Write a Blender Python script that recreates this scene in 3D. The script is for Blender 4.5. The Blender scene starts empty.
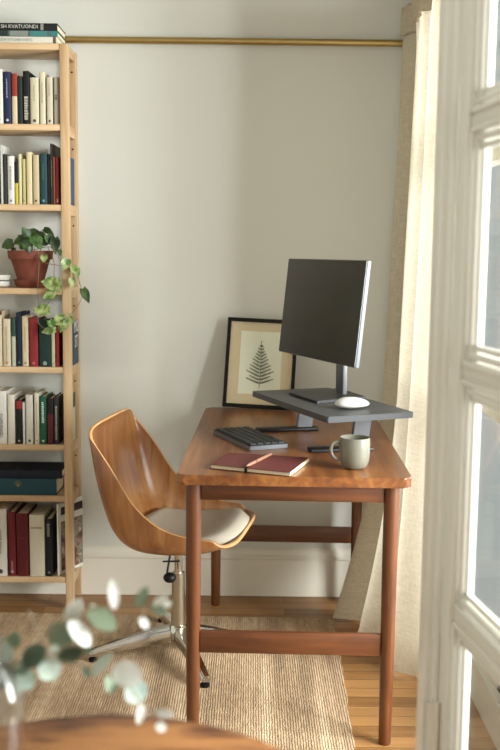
import bpy, bmesh, math, random
from mathutils import Vector, Matrix
from mathutils.geometry import normal as _n
random.seed(7)
C = bpy.context.scene.collection
SC = bpy.context.scene
PI = math.pi
V = Vector

# ------------------------------------------------------------------ camera, world, lights, exposure
F, Y0, ROLL, H = 1000.0, 252.0, 0.011, 1.33
TH = math.atan((375 - Y0) / F)
cam = bpy.data.cameras.new('camera'); cam.sensor_fit = 'VERTICAL'; cam.sensor_height = 36; cam.lens = 36 * F / 750
cam.clip_start = 0.05
co = bpy.data.objects.new('camera', cam); C.objects.link(co)
fw = V((0, math.cos(TH), -math.sin(TH))); up = V((0, math.sin(TH), math.cos(TH))); rt = V((1, 0, 0))
cr, sr = math.cos(ROLL), math.sin(ROLL)
rt2 = rt * cr + up * sr; up2 = up * cr - rt * sr
co.matrix_world = Matrix(((rt2.x, up2.x, -fw.x, 0), (rt2.y, up2.y, -fw.y, 0), (rt2.z, up2.z, -fw.z, H), (0, 0, 0, 1)))
cam.dof.use_dof = True; cam.dof.focus_distance = 3.1; cam.dof.aperture_fstop = 3.6
SC.camera = co

w = bpy.data.worlds.new('world'); SC.world = w; w.use_nodes = True
bg = w.node_tree.nodes['Background']; bg.inputs[0].default_value = (0.95, 0.975, 1.0, 1); bg.inputs[1].default_value = 0.68

def area(name, loc, target, sx, sy, power, col):
    l = bpy.data.lights.new(name, 'AREA'); l.shape = 'RECTANGLE'; l.size = sx; l.size_y = sy; l.energy = power; l.color = col
    o = bpy.data.objects.new(name, l); C.objects.link(o); o.location = loc
    o.rotation_euler = (V(target) - V(loc)).to_track_quat('-Z', 'Y').to_euler()
    return o
area('daylight_through_window', (2.5, 1.6, 1.45), (-0.6, 3.3, 0.9), 1.6, 1.6, 415, (0.985, 0.985, 1.0))
area('daylight_behind_curtain', (1.5, 3.12, 1.3), (0.5, 3.15, 1.0), 0.5, 1.6, 12, (1.0, 0.97, 0.92))
SC.view_settings.view_transform = 'Standard'; SC.view_settings.look = 'None'
SC.view_settings.gamma = 1.0; SC.view_settings.use_curve_mapping = False
SC.view_settings.exposure = 0.22
SC.cycles.use_denoising = True
SC.cycles.max_bounces = 8

# ------------------------------------------------------------------ helpers
def ray(px, py):
    a, b = px - 250, py - 375
    return fw * F + rt2 * a - up2 * b
def at(px, py, Y):
    d = ray(px, py); t = Y / d.y
    return V((0, 0, H)) + d * t
def atz(px, py, z):
    d = ray(px, py); t = (z - H) / d.z
    return V((0, 0, H)) + d * t

def lin(c):
    if isinstance(c, str): c = [int(c[i:i + 2], 16) / 255 for i in (0, 2, 4)]
    return tuple((x / 12.92 if x <= 0.04045 else ((x + 0.055) / 1.055) ** 2.4) for x in c) + (1,)

def nodes_of(name):
    m = bpy.data.materials.new(name); m.use_nodes = True
    nt = m.node_tree; b = nt.nodes['Principled BSDF']
    return m, nt, b
_mc = {}
def plain(name, col, rough=0.6, metal=0.0, var=0.06, scale=30, bump=0.0, coat=0.0, spec=0.5):
    if name in _mc: return _mc[name]
    m, nt, b = nodes_of(name); N, L = nt.nodes, nt.links
    c = lin(col)
    tc = N.new('ShaderNodeTexCoord'); no = N.new('ShaderNodeTexNoise'); no.inputs['Scale'].default_value = scale; no.inputs['Detail'].default_value = 4
    L.new(tc.outputs['Object'], no.inputs['Vector'])
    mx = N.new('ShaderNodeMix'); mx.data_type = 'RGBA'
    mx.inputs[6].default_value = tuple(x * (1 - var) for x in c[:3]) + (1,); mx.inputs[7].default_value = tuple(min(1, x * (1 + var)) for x in c[:3]) + (1,)
    L.new(no.outputs['Fac'], mx.inputs[0]); L.new(mx.outputs[2], b.inputs['Base Color'])
    b.inputs['Roughness'].default_value = rough; b.inputs['Metallic'].default_value = metal
    b.inputs['Specular IOR Level'].default_value = spec
    if coat: b.inputs['Coat Weight'].default_value = coat
    if bump:
        bp = N.new('ShaderNodeBump'); bp.inputs['Strength'].default_value = bump; bp.inputs['Distance'].default_value = 0.002
        L.new(no.outputs['Fac'], bp.inputs['Height']); L.new(bp.outputs[0], b.inputs['Normal'])
    _mc[name] = m
    return m

def wood(name, c1, c2, axis=1, rough=0.4, fine=60, stretch=12, coat=0.0, c3=None, span=0.25):
    """grain running along the given object axis"""
    if name in _mc: return _mc[name]
    m, nt, b = nodes_of(name); N, L = nt.nodes, nt.links
    tc = N.new('ShaderNodeTexCoord'); mp = N.new('ShaderNodeMapping')
    s = [1.0, 1.0, 1.0]; s[axis] = 1.0 / stretch
    mp.inputs['Scale'].default_value = s; L.new(tc.outputs['Object'], mp.inputs['Vector'])
    n1 = N.new('ShaderNodeTexNoise'); n1.inputs['Scale'].default_value = fine; n1.inputs['Detail'].default_value = 6; n1.inputs['Distortion'].default_value = 0.6
    n2 = N.new('ShaderNodeTexNoise'); n2.inputs['Scale'].default_value = fine / 7; n2.inputs['Detail'].default_value = 2
    L.new(mp.outputs[0], n1.inputs['Vector']); L.new(mp.outputs[0], n2.inputs['Vector'])
    ad = N.new('ShaderNodeMath'); ad.operation = 'ADD'; L.new(n1.outputs['Fac'], ad.inputs[0]); L.new(n2.outputs['Fac'], ad.inputs[1])
    rp = N.new('ShaderNodeValToRGB'); L.new(ad.outputs[0], rp.inputs[0])
    mr = N.new('ShaderNodeMapRange'); mr.inputs['From Min'].default_value = 1 - span; mr.inputs['From Max'].default_value = 1 + span
    L.new(ad.outputs[0], mr.inputs['Value']); L.new(mr.outputs[0], rp.inputs[0])
    rp.color_ramp.elements[0].color = lin(c1); rp.color_ramp.elements[1].color = lin(c2)
    if c3:
        e = rp.color_ramp.elements.new(0.5); e.color = lin(c3)
    L.new(rp.outputs[0], b.inputs['Base Color']); b.inputs['Roughness'].default_value = rough
    if coat: b.inputs['Coat Weight'].default_value = coat; b.inputs['Coat Roughness'].default_value = 0.15
    bp = N.new('ShaderNodeBump'); bp.inputs['Strength'].default_value = 0.08; bp.inputs['Distance'].default_value = 0.001
    L.new(n1.outputs['Fac'], bp.inputs['Height']); L.new(bp.outputs[0], b.inputs['Normal'])
    _mc[name] = m
    return m

def origin_of(o):
    p = V((0, 0, 0))
    while o: p += o.location; o = o.parent
    return p
def put(bm, name, mats, parent=None, smooth=True, angle=40):
    """link a bmesh given in world coordinates as one mesh object"""
    if parent: org = origin_of(parent)
    else:
        xs = [v.co for v in bm.verts]
        org = V(((min(v.x for v in xs) + max(v.x for v in xs)) / 2, (min(v.y for v in xs) + max(v.y for v in xs)) / 2, min(v.z for v in xs)))
    for v in bm.verts: v.co -= org
    bmesh.ops.recalc_face_normals(bm, faces=bm.faces)
    me = bpy.data.meshes.new(name); bm.to_mesh(me); bm.free()
    for m in (mats if isinstance(mats, (list, tuple)) else [mats]): me.materials.append(m)
    if smooth:
        for p in me.polygons: p.use_smooth = True
        me.set_sharp_from_angle(angle=math.radians(angle))
    o = bpy.data.objects.new(name, me); C.objects.link(o)
    if parent: o.parent = parent
    else: o.location = org
    return o
def thing(name, label, cat, loc, group=None):
    o = bpy.data.objects.new(name, None); C.objects.link(o); o.location = loc; o.empty_display_size = 0.05
    o['label'] = label; o['category'] = cat
    if group: o['group'] = group
    return o
def tag(o, label, cat, group=None):
    o['label'] = label; o['category'] = cat
    if group: o['group'] = group
    return o
def struct(o): o['kind'] = 'structure'; return o
def BM(): return bmesh.new()
def box(bm, c, s, rot=None, bev=0.0, seg=2):
    r = bmesh.ops.create_cube(bm, size=1.0)
    vs = r['verts']
    M = Matrix.Translation(V(c)) @ (rot.to_4x4() if rot else Matrix.Identity(4)) @ Matrix.Diagonal((s[0], s[1], s[2], 1))
    bmesh.ops.transform(bm, matrix=M, verts=vs)
    if bev:
        es = list({e for v in vs for e in v.link_edges})
        bmesh.ops.bevel(bm, geom=es, offset=bev, segments=seg, affect='EDGES', profile=0.5)
    return vs
def bx(bm, x0, x1, y0, y1, z0, z1, bev=0.0, seg=2):
    return box(bm, ((x0 + x1) / 2, (y0 + y1) / 2, (z0 + z1) / 2), (abs(x1 - x0), abs(y1 - y0), abs(z1 - z0)), None, bev, seg)
def tube(bm, pts, rad, seg=10, cap=True):
    pts = [V(p) for p in pts]; n = len(pts)
    if not isinstance(rad, (list, tuple)): rad = [rad] * n
    rings = []; prev = None
    for i, p in enumerate(pts):
        t = (pts[min(i + 1, n - 1)] - pts[max(i - 1, 0)]).normalized()
        if prev is None: a = t.orthogonal().normalized()
        else: a = (prev - t * prev.dot(t)).normalized()
        prev = a; b = t.cross(a)
        rings.append([bm.verts.new(p + (a * math.cos(2 * PI * k / seg) + b * math.sin(2 * PI * k / seg)) * rad[i]) for k in range(seg)])
    for i in range(n - 1):
        for k in range(seg):
            bm.faces.new((rings[i][k], rings[i][(k + 1) % seg], rings[i + 1][(k + 1) % seg], rings[i + 1][k]))
    if cap: bm.faces.new(rings[0][::-1]); bm.faces.new(rings[-1])
def lathe(bm, prof, c, seg=40):
    c = V(c); rings = []
    for r, z in prof:
        if r < 1e-5: rings.append([bm.verts.new(c + V((0, 0, z)))])
        else: rings.append([bm.verts.new(c + V((r * math.cos(2 * PI * k / seg), r * math.sin(2 * PI * k / seg), z))) for k in range(seg)])
    for a, b in zip(rings, rings[1:]):
        for k in range(seg):
            k2 = (k + 1) % seg
            f = [a[k % len(a)], a[k2 % len(a)], b[k2 % len(b)], b[k % len(b)]]
            f = [v for i, v in enumerate(f) if v not in f[:i]]
            if len(f) > 2: bm.faces.new(f)
def prism(bm, pts, z0, z1, bev=0.0, seg=2):
    """closed outline (x,y) raised from z0 to z1"""
    lo = [bm.verts.new((p[0], p[1], z0)) for p in pts]; hi = [bm.verts.new((p[0], p[1], z1)) for p in pts]
    n = len(pts)
    f1 = bm.faces.new(lo[::-1]); f2 = bm.faces.new(hi)
    for i in range(n): bm.faces.new((lo[i], lo[(i + 1) % n], hi[(i + 1) % n], hi[i]))
    if bev:
        bmesh.ops.bevel(bm, geom=list(f1.edges) + list(f2.edges), offset=bev, segments=seg, affect='EDGES')
def round_rect(cx, cy, sx, sy, r, ang=0, n=6):
    P = []
    for (qx, qy, a0) in ((1, 1, 0), (-1, 1, 90), (-1, -1, 180), (1, -1, 270)):
        for k in range(n + 1):
            a = math.radians(a0 + 90 * k / n)
            P.append((qx * (sx / 2 - r) + r * math.cos(a), qy * (sy / 2 - r) + r * math.sin(a)))
    c, s = math.cos(ang), math.sin(ang)
    return [(cx + x * c - y * s, cy + x * s + y * c) for x, y in P]
def grid(bm, rows):
    vs = [[bm.verts.new(p) for p in r] for r in rows]
    for a, b in zip(vs, vs[1:]):
        for i in range(len(a) - 1): bm.faces.new((a[i], a[i + 1], b[i + 1], b[i]))
    return vs
def catmull(P, t):
    n = len(P) - 1; i = min(int(t), n - 1); u = t - i
    g = lambda k: P[max(0, min(n, k))]
    out = []
    for a, b, c, d in zip(g(i - 1), g(i), g(i + 1), g(i + 2)):
        out.append(0.5 * (2 * b + (c - a) * u + (2 * a - 5 * b + 4 * c - d) * u * u + (3 * b - a - 3 * c + d) * u ** 3))
    return out
_font = None
def text(name, body, size, loc, rot, mat, parent, extrude=0.0004, sx=1.0):
    cu = bpy.data.curves.new(name, 'FONT'); cu.body = body; cu.size = size; cu.extrude = extrude
    cu.align_x = 'CENTER'; cu.align_y = 'CENTER'; cu.resolution_u = 2
    tmp = bpy.data.objects.new('tmp', cu); C.objects.link(tmp)
    dg = bpy.context.evaluated_depsgraph_get()
    me = bpy.data.meshes.new_from_object(tmp.evaluated_get(dg)); bpy.data.objects.remove(tmp)
    me.materials.clear(); me.materials.append(mat); me.name = name
    me.transform(Matrix.Translation(V(loc) - origin_of(parent)) @ rot.to_4x4() @ Matrix.Diagonal((sx, 1, 1, 1)))
    o = bpy.data.objects.new(name, me); C.objects.link(o); o.parent = parent
    return o

# ------------------------------------------------------------------ materials
M_wall = plain('wall_paint', 'cdcdc5', 0.85, var=0.02, scale=3, bump=0.03)
M_trimw = plain('trim_paint', 'dcd7c8', 0.5, var=0.02, scale=5)
M_door = plain('door_paint', 'dfded4', 0.42, var=0.02, scale=5)
M_ceil = plain('ceiling_paint', 'c4c0b5', 0.9, var=0.01)
M_brass = plain('brass', 'b39a62', 0.36, 1.0, var=0.1, scale=20)
M_pine_v = wood('pine_upright', 'ad8d66', 'c5a882', 2, 0.55, 50, 12)
M_pine_h = wood('pine_shelf', 'ad8d66', 'c6aa84', 0, 0.55, 50, 12)
M_pine_d = wood('pine_rail', 'ad8d66', 'c5a882', 1, 0.55, 50, 12)
M_teak_y = wood('teak_top', '5c3216', '94602f', 1, 0.34, 46, 14, coat=0.12, c3='794720')
M_teak_x = wood('teak_rail', '4a2812', '6e3f20', 0, 0.4, 50, 12)
M_teak_v = wood('teak_leg', '4a2812', '6e3f20', 2, 0.36, 50, 12)
M_shell = wood('walnut_veneer', '7a4b2a', 'ac7d4c', 2, 0.28, 34, 10, coat=0.4, c3='946238')
M_ply = wood('plywood_edge', 'c08a52', 'd9aa72', 0, 0.5, 60, 8)
M_round = wood('round_table_wood', '3a2011', 'a5703f', 0, 0.45, 50, 5, coat=0.0, c3='744728', span=0.15)
M_chrome = plain('chrome', 'c9c6bf', 0.16, 1.0, var=0.02)
M_steel = plain('brushed_steel', 'b3aa98', 0.3, 1.0, var=0.05)
M_black = plain('black_plastic', '0b0b0c', 0.5, var=0.05, spec=0.25)
M_darkmetal = plain('dark_powder_metal', '242527', 0.45, 0.3, var=0.04)
M_greymetal = plain('grey_metal', '68696b', 0.4, 0.6, var=0.04)
M_platform = plain('charcoal_laminate', '3c3d3e', 0.42, var=0.05, scale=60, spec=0.3)
M_screen = plain('dark_screen', '0c0f0c', 0.22, var=0.0, spec=0.5)
M_cushion = plain('oatmeal_wool', 'b8af9c', 0.95, var=0.12, scale=220, bump=0.5)
M_terra = plain('terracotta', '6e3625', 0.75, var=0.14, scale=25, bump=0.1)
M_soil = plain('soil', '2c2018', 0.95, var=0.3, scale=120)
M_stone = plain('stoneware_glaze', '6b695b', 0.35, var=0.10, scale=60, coat=0.2)
M_stone_in = plain('stoneware_inside', '5a4a3a', 0.4, var=0.1)
M_paper = plain('page_paper', 'd8cdb0', 0.9, var=0.08, scale=90)
M_white = plain('white_plastic', 'bfbdb6', 0.4, var=0.02)
M_maroon = plain('maroon_leather', '5a211d', 0.6, var=0.1, scale=150, bump=0.15)
M_rose = plain('rose_gold', 'd9a58a', 0.28, 0.7, var=0.04)
M_keys = plain('grey_keycaps', '3a3b39', 0.6, var=0.05, spec=0.25)
M_silver = plain('silver_case', '66696d', 0.5, 0.3, var=0.03)

def glass_mat(name, mixf=0.12, tint=(0.97, 0.99, 0.98, 1)):
    m, nt, b = nodes_of(name); N, L = nt.nodes, nt.links
    tr = N.new('ShaderNodeBsdfTransparent'); tr.inputs[0].default_value = tint
    gl = N.new('ShaderNodeBsdfGlossy'); gl.inputs['Roughness'].default_value = 0.03
    lw = N.new('ShaderNodeLayerWeight'); lw.inputs['Blend'].default_value = 0.5
    pw = N.new('ShaderNodeMath'); pw.operation = 'POWER'; pw.inputs[1].default_value = 4.0; L.new(lw.outputs['Facing'], pw.inputs[0])
    fr = N.new('ShaderNodeMath'); fr.operation = 'MULTIPLY_ADD'; fr.inputs[1].default_value = 0.5; fr.inputs[2].default_value = 0.03; L.new(pw.outputs[0], fr.inputs[0])
    ms = N.new('ShaderNodeMixShader'); L.new(fr.outputs[0], ms.inputs[0]); L.new(tr.outputs[0], ms.inputs[1]); L.new(gl.outputs[0], ms.inputs[2])
    L.new(ms.outputs[0], N['Material Output'].inputs['Surface']); nt.nodes.remove(b)
    return m
M_glass = glass_mat('window_glass')

def curtain_mat():
    m, nt, b = nodes_of('linen_cloth'); N, L = nt.nodes, nt.links
    tc = N.new('ShaderNodeTexCoord'); mp = N.new('ShaderNodeMapping'); mp.inputs['Scale'].default_value = (1, 1, 0.12)
    no = N.new('ShaderNodeTexNoise'); no.inputs['Scale'].default_value = 260; no.inputs['Detail'].default_value = 3
    L.new(tc.outputs['Object'], mp.inputs[0]); L.new(mp.outputs[0], no.inputs['Vector'])
    mp2 = N.new('ShaderNodeMapping'); mp2.inputs['Scale'].default_value = (0.12, 0.12, 1)
    n2 = N.new('ShaderNodeTexNoise'); n2.inputs['Scale'].default_value = 240; L.new(tc.outputs['Object'], mp2.inputs[0]); L.new(mp2.outputs[0], n2.inputs['Vector'])
    ad = N.new('ShaderNodeMath'); ad.operation = 'ADD'; L.new(no.outputs['Fac'], ad.inputs[0]); L.new(n2.outputs['Fac'], ad.inputs[1])
    rp = N.new('ShaderNodeMapRange'); rp.inputs['From Min'].default_value = 0.6; rp.inputs['From Max'].default_value = 1.4; L.new(ad.outputs[0], rp.inputs[0])
    mx = N.new('ShaderNodeMix'); mx.data_type = 'RGBA'; L.new(rp.outputs[0], mx.inputs[0])
    mx.inputs[6].default_value = lin('c3b8a2'); mx.inputs[7].default_value = lin('ddd4c0')
    df = N.new('ShaderNodeBsdfDiffuse'); tl = N.new('ShaderNodeBsdfTranslucent'); L.new(mx.outputs[2], df.inputs[0]); L.new(mx.outputs[2], tl.inputs[0])
    bp = N.new('ShaderNodeBump'); bp.inputs['Strength'].default_value = 0.25; bp.inputs['Distance'].default_value = 0.002; L.new(ad.outputs[0], bp.inputs['Height']); L.new(bp.outputs[0], df.inputs['Normal'])
    ms = N.new('ShaderNodeMixShader'); ms.inputs[0].default_value = 0.33; L.new(df.outputs[0], ms.inputs[1]); L.new(tl.outputs[0], ms.inputs[2])
    L.new(ms.outputs[0], N['Material Output'].inputs['Surface']); nt.nodes.remove(b)
    return m
M_linen = curtain_mat()

def floor_mat():
    m, nt, b = nodes_of('oak_floor'); N, L = nt.nodes, nt.links
    tc = N.new('ShaderNodeTexCoord')
    br = N.new('ShaderNodeTexBrick'); br.inputs['Scale'].default_value = 1.0
    br.inputs['Brick Width'].default_value = 0.9; br.inputs['Row Height'].default_value = 0.062; br.inputs['Mortar Size'].default_value = 0.0014
    br.inputs['Color1'].default_value = (0.0, 0, 0, 1); br.inputs['Color2'].default_value = (1, 1, 1, 1); br.inputs['Mortar'].default_value = (0.5, 0.5, 0.5, 1)
    br.inputs['Bias'].default_value = 0.0
    L.new(tc.outputs['Object'], br.inputs['Vector'])
    mp = N.new('ShaderNodeMapping'); mp.inputs['Scale'].default_value = (0.08, 1, 1); L.new(tc.outputs['Object'], mp.inputs[0])
    no = N.new('ShaderNodeTexNoise'); no.inputs['Scale'].default_value = 55; no.inputs['Detail'].default_value = 6; L.new(mp.outputs[0], no.inputs['Vector'])
    sm = N.new('ShaderNodeMath'); sm.operation = 'MULTIPLY_ADD'; sm.inputs[1].default_value = 0.55; L.new(br.outputs['Color'], sm.inputs[0]); 
    s2 = N.new('ShaderNodeMath'); s2.operation = 'MULTIPLY'; s2.inputs[1].default_value = 0.6; L.new(no.outputs['Fac'], s2.inputs[0]); L.new(s2.outputs[0], sm.inputs[2])
    rp = N.new('ShaderNodeValToRGB'); L.new(sm.outputs[0], rp.inputs[0])
    rp.color_ramp.elements[0].position = 0.15; rp.color_ramp.elements[0].color = lin('6b4520'); rp.color_ramp.elements[1].position = 0.9; rp.color_ramp.elements[1].color = lin('a67a48')
    mx = N.new('ShaderNodeMix'); mx.data_type = 'RGBA'; L.new(br.outputs['Fac'], mx.inputs[0]); L.new(rp.outputs[0], mx.inputs[6]); mx.inputs[7].default_value = lin('4a2d14')
    L.new(mx.outputs[2], b.inputs['Base Color']); b.inputs['Roughness'].default_value = 0.42
    bp = N.new('ShaderNodeBump'); bp.inputs['Strength'].default_value = 0.3; bp.inputs['Distance'].default_value = 0.001; bp.invert = True
    L.new(br.outputs['Fac'], bp.inputs['Height']); L.new(bp.outputs[0], b.inputs['Normal'])
    return m
def rug_mat():
    m, nt, b = nodes_of('woven_jute'); N, L = nt.nodes, nt.links
    tc = N.new('ShaderNodeTexCoord')
    def nz(scale, sc, det=2):
        mp = N.new('ShaderNodeMapping'); mp.inputs['Scale'].default_value = sc; L.new(tc.outputs['Object'], mp.inputs[0])
        n = N.new('ShaderNodeTexNoise'); n.inputs['Scale'].default_value = scale; n.inputs['Detail'].default_value = det; L.new(mp.outputs[0], n.inputs['Vector']); return n
    a = nz(26, (1, 0.04, 1)); c = nz(90, (1, 0.25, 1), 3)
    wv = N.new('ShaderNodeTexWave'); wv.wave_type = 'BANDS'; wv.bands_direction = 'X'; wv.inputs['Scale'].default_value = 42; wv.inputs['Distortion'].default_value = 3.5; wv.inputs['Detail'].default_value = 2; wv.inputs['Detail Scale'].default_value = 3
    L.new(tc.outputs['Object'], wv.inputs['Vector'])
    wy = N.new('ShaderNodeTexWave'); wy.wave_type = 'BANDS'; wy.bands_direction = 'Y'; wy.inputs['Scale'].default_value = 36; wy.inputs['Distortion'].default_value = 6
    L.new(tc.outputs['Object'], wy.inputs['Vector'])
    def ma(op, x, y):
        q = N.new('ShaderNodeMath'); q.operation = op
        for i, s in enumerate((x, y)):
            if isinstance(s, (int, float)): q.inputs[i].default_value = s
            else: L.new(s, q.inputs[i])
        return q.outputs[0]
    h = ma('ADD', ma('MULTIPLY', wv.outputs['Fac'], 0.35), ma('MULTIPLY', wy.outputs['Fac'], 0.35))
    fac = ma('ADD', ma('ADD', ma('MULTIPLY', a.outputs['Fac'], 0.9), ma('MULTIPLY', c.outputs['Fac'], 0.6)), ma('MULTIPLY', h, 0.22))
    mr = N.new('ShaderNodeMapRange'); mr.inputs['From Min'].default_value = 0.6; mr.inputs['From Max'].default_value = 1.2; L.new(fac, mr.inputs[0])
    rp = N.new('ShaderNodeValToRGB'); L.new(mr.outputs[0], rp.inputs[0])
    rp.color_ramp.elements[0].color = lin('8c7458'); rp.color_ramp.elements[1].color = lin('cbb696')
    e = rp.color_ramp.elements.new(0.45); e.color = lin('ae9270')
    L.new(rp.outputs[0], b.inputs['Base Color']); b.inputs['Roughness'].default_value = 0.95
    bp = N.new('ShaderNodeBump'); bp.inputs['Strength'].default_value = 0.9; bp.inputs['Distance'].default_value = 0.006
    L.new(ma('ADD', h, ma('MULTIPLY', c.outputs['Fac'], 0.5)), bp.inputs['Height']); L.new(bp.outputs[0], b.inputs['Normal'])
    return m

# ------------------------------------------------------------------ the room
WY = 3.78; RX = 0.68; LX = -2.2; CZ = 2.65
bm = BM(); bx(bm, LX - 0.1, RX + 0.1, -1.1, WY + 0.1, -0.08, 0); struct(put(bm, 'floor', floor_mat(), smooth=False))
bm = BM(); bx(bm, LX - 0.1, RX + 0.1, WY, WY + 0.1, 0, CZ); struct(put(bm, 'wall_back', M_wall, smooth=False))
bm = BM(); bx(bm, LX - 0.1, LX, -1.1, WY, 0, CZ); struct(put(bm, 'wall_left', M_wall, smooth=False))
bm = BM(); bx(bm, LX, RX + 0.1, -1.1, -1.0, 0, CZ); struct(put(bm, 'wall_front', M_wall, smooth=False))
bm = BM(); bx(bm, LX - 0.1, RX + 0.1, -1.1, WY + 0.1, CZ, CZ + 0.08); struct(put(bm, 'ceiling', M_ceil, smooth=False))
# right wall with a tall window opening
wy0, wy1, wz0, wz1 = 2.05, 3.38, 0.12, 2.25
bm = BM()
bx(bm, RX, RX + 0.1, wy1, WY, 0, CZ); bx(bm, RX, RX + 0.1, 1.9, wy0, 0, CZ); bx(bm, RX, RX + 0.1, wy0, wy1, wz1, CZ); bx(bm, RX, RX + 0.1, wy0, wy1, 0, wz0)
struct(put(bm, 'wall_right', M_wall, smooth=False))
bm = BM(); fx0, fx1 = RX + 0.02, RX + 0.07
for (a0, a1, b0, b1) in ((wy0, wy0 + 0.05, wz0, wz1), (wy1 - 0.05, wy1, wz0, wz1), (wy0, wy1, wz0, wz0 + 0.06), (wy0, wy1, wz1 - 0.05, wz1), (2.60, 2.67, wz0, wz1), (wy0, wy1, 0.86, 0.90), (wy0, wy1, 1.6, 1.64)):
    bx(bm, fx0, fx1, a0, a1, b0, b1, 0.004)
wf = struct(put(bm, 'window_1', M_trimw))
bm = BM(); bx(bm, RX + 0.04, RX + 0.045, wy0 + 0.05, wy1 - 0.05, wz0 + 0.06, wz1 - 0.05); put(bm, 'window_pane', M_glass, wf, smooth=False)
# baseboard with a moulded cap
def profile_run(bm, prof, x0, x1, y):
    a = [bm.verts.new((x0, y - p, z)) for p, z in prof]; b = [bm.verts.new((x1, y - p, z)) for p, z in prof]; n = len(prof)
    for i in range(n): bm.faces.new((a[i], a[(i + 1) % n], b[(i + 1) % n], b[i]))
    bm.faces.new(a); bm.faces.new(b[::-1])
bm = BM(); profile_run(bm, [(0, 0), (0.018, 0), (0.018, 0.145), (0.022, 0.15), (0.022, 0.158), (0.014, 0.165), (0.010, 0.180), (0.006, 0.186), (0, 0.19)], LX, RX, WY - 0.0005)
struct(put(bm, 'baseboard_back', M_trimw, smooth=False))

# picture rail rod in brass on the back wall
r0 = at(70, 40.5, WY - 0.025); r1 = at(404, 42, WY - 0.025); rz = (r0.z + r1.z) / 2
rod = thing('brass_rod', 'slim brass rod mounted across the back wall above the desk', 'rod', (0, WY - 0.02, rz))
bm = BM(); tube(bm, [(-0.70, WY - 0.022, rz), (0.55, WY - 0.022, rz)], 0.0122, 16); put(bm, 'tube', M_brass, rod)
for x in (-0.6, 0.53):
    bm = BM(); tube(bm, [(x, WY - .001, rz), (x, WY - .022, rz)], 0.006, 10); put(bm, 'bracket', M_brass, rod)

# ------------------------------------------------------------------ rug
rug = BM()
e0 = atz(341, 655, 0.01); e1 = atz(348, 750, 0.01)
ang = 0.022
dirx = V((math.sin(ang), math.cos(ang), 0)); perp = V((-dirx.y, dirx.x, 0))
c_tr = V((0.315, 3.50, 0)); L_, W_ = 1.75, 1.9
pts = []
for (a, b) in ((0, 0), (0, 1), (1, 1), (1, 0)):
    p = c_tr + perp * (W_ * a) - dirx * (L_ * b); pts.append((p.x, p.y))
poly = []
for i in range(4):
    p, q = V(pts[i]), V(pts[(i + 1) % 4])
    for k in range(40):
        j = p.lerp(q, k / 40); n = V((q.y - p.y, p.x - q.x)).normalized()
        poly.append((j + n * random.uniform(-0.0025, 0.0025))[:])
prism(rug, poly, 0.0, 0.011, 0.003)
tag(put(rug, 'jute_rug', rug_mat()), 'natural beige woven jute rug spread over the wooden floor', 'rug')

# ------------------------------------------------------------------ bookshelf
SX1, SX0 = -0.646, -1.47; PW = 0.029; SF, SB = 3.585, 3.778; 
shelf_tops = [at(30, y, SF).z for y in (42.9, 123.9, 204.3, 288.4, 367, 444.8, 496, 577.2)]
SH = 0.0215
case = thing('bookshelf', 'tall open pine bookshelf standing against the back wall', 'shelf', ((SX0 + SX1) / 2, (SF + SB) / 2, 0))
ztop = shelf_tops[0]
for x0, x1 in ((SX0, SX0 + PW), (SX1 - PW, SX1)):
    for y0, y1 in ((SF, SF + 0.032), (SB - 0.032, SB)):
        bm = BM(); bx(bm, x0, x1, y0, y1, 0, ztop, 0.002)
        if y0 > SF and x1 > -1:
            pass
        put(bm, 'post', M_pine_v, case)
    for k, z in enumerate(shelf_tops):
        bm = BM(); bx(bm, x0 + 0.004, x1 - 0.004, SF + 0.0325, SB - 0.0325, z - 0.036, z + 0.002 if k else z - 0.001, 0.0015); put(bm, 'side_rail', M_pine_d, case)
for k, z in enumerate(shelf_tops):
    bm = BM(); bx(bm, SX0 + PW + 0.0005, SX1 - PW - 0.0005, SF + 0.002, SB - 0.004, z - SH, z, 0.002); put(bm, 'shelf_board', M_pine_h, case)
for z in shelf_tops[:-1]:
    bm = BM(); tube(bm, [(SX1 - PW / 2, SB - 0.0326, z - .07), (SX1 - PW / 2, SB - 0.0318, z - .07)], 0.0035, 8); put(bm, 'peg_hole', M_black, case)

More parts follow.
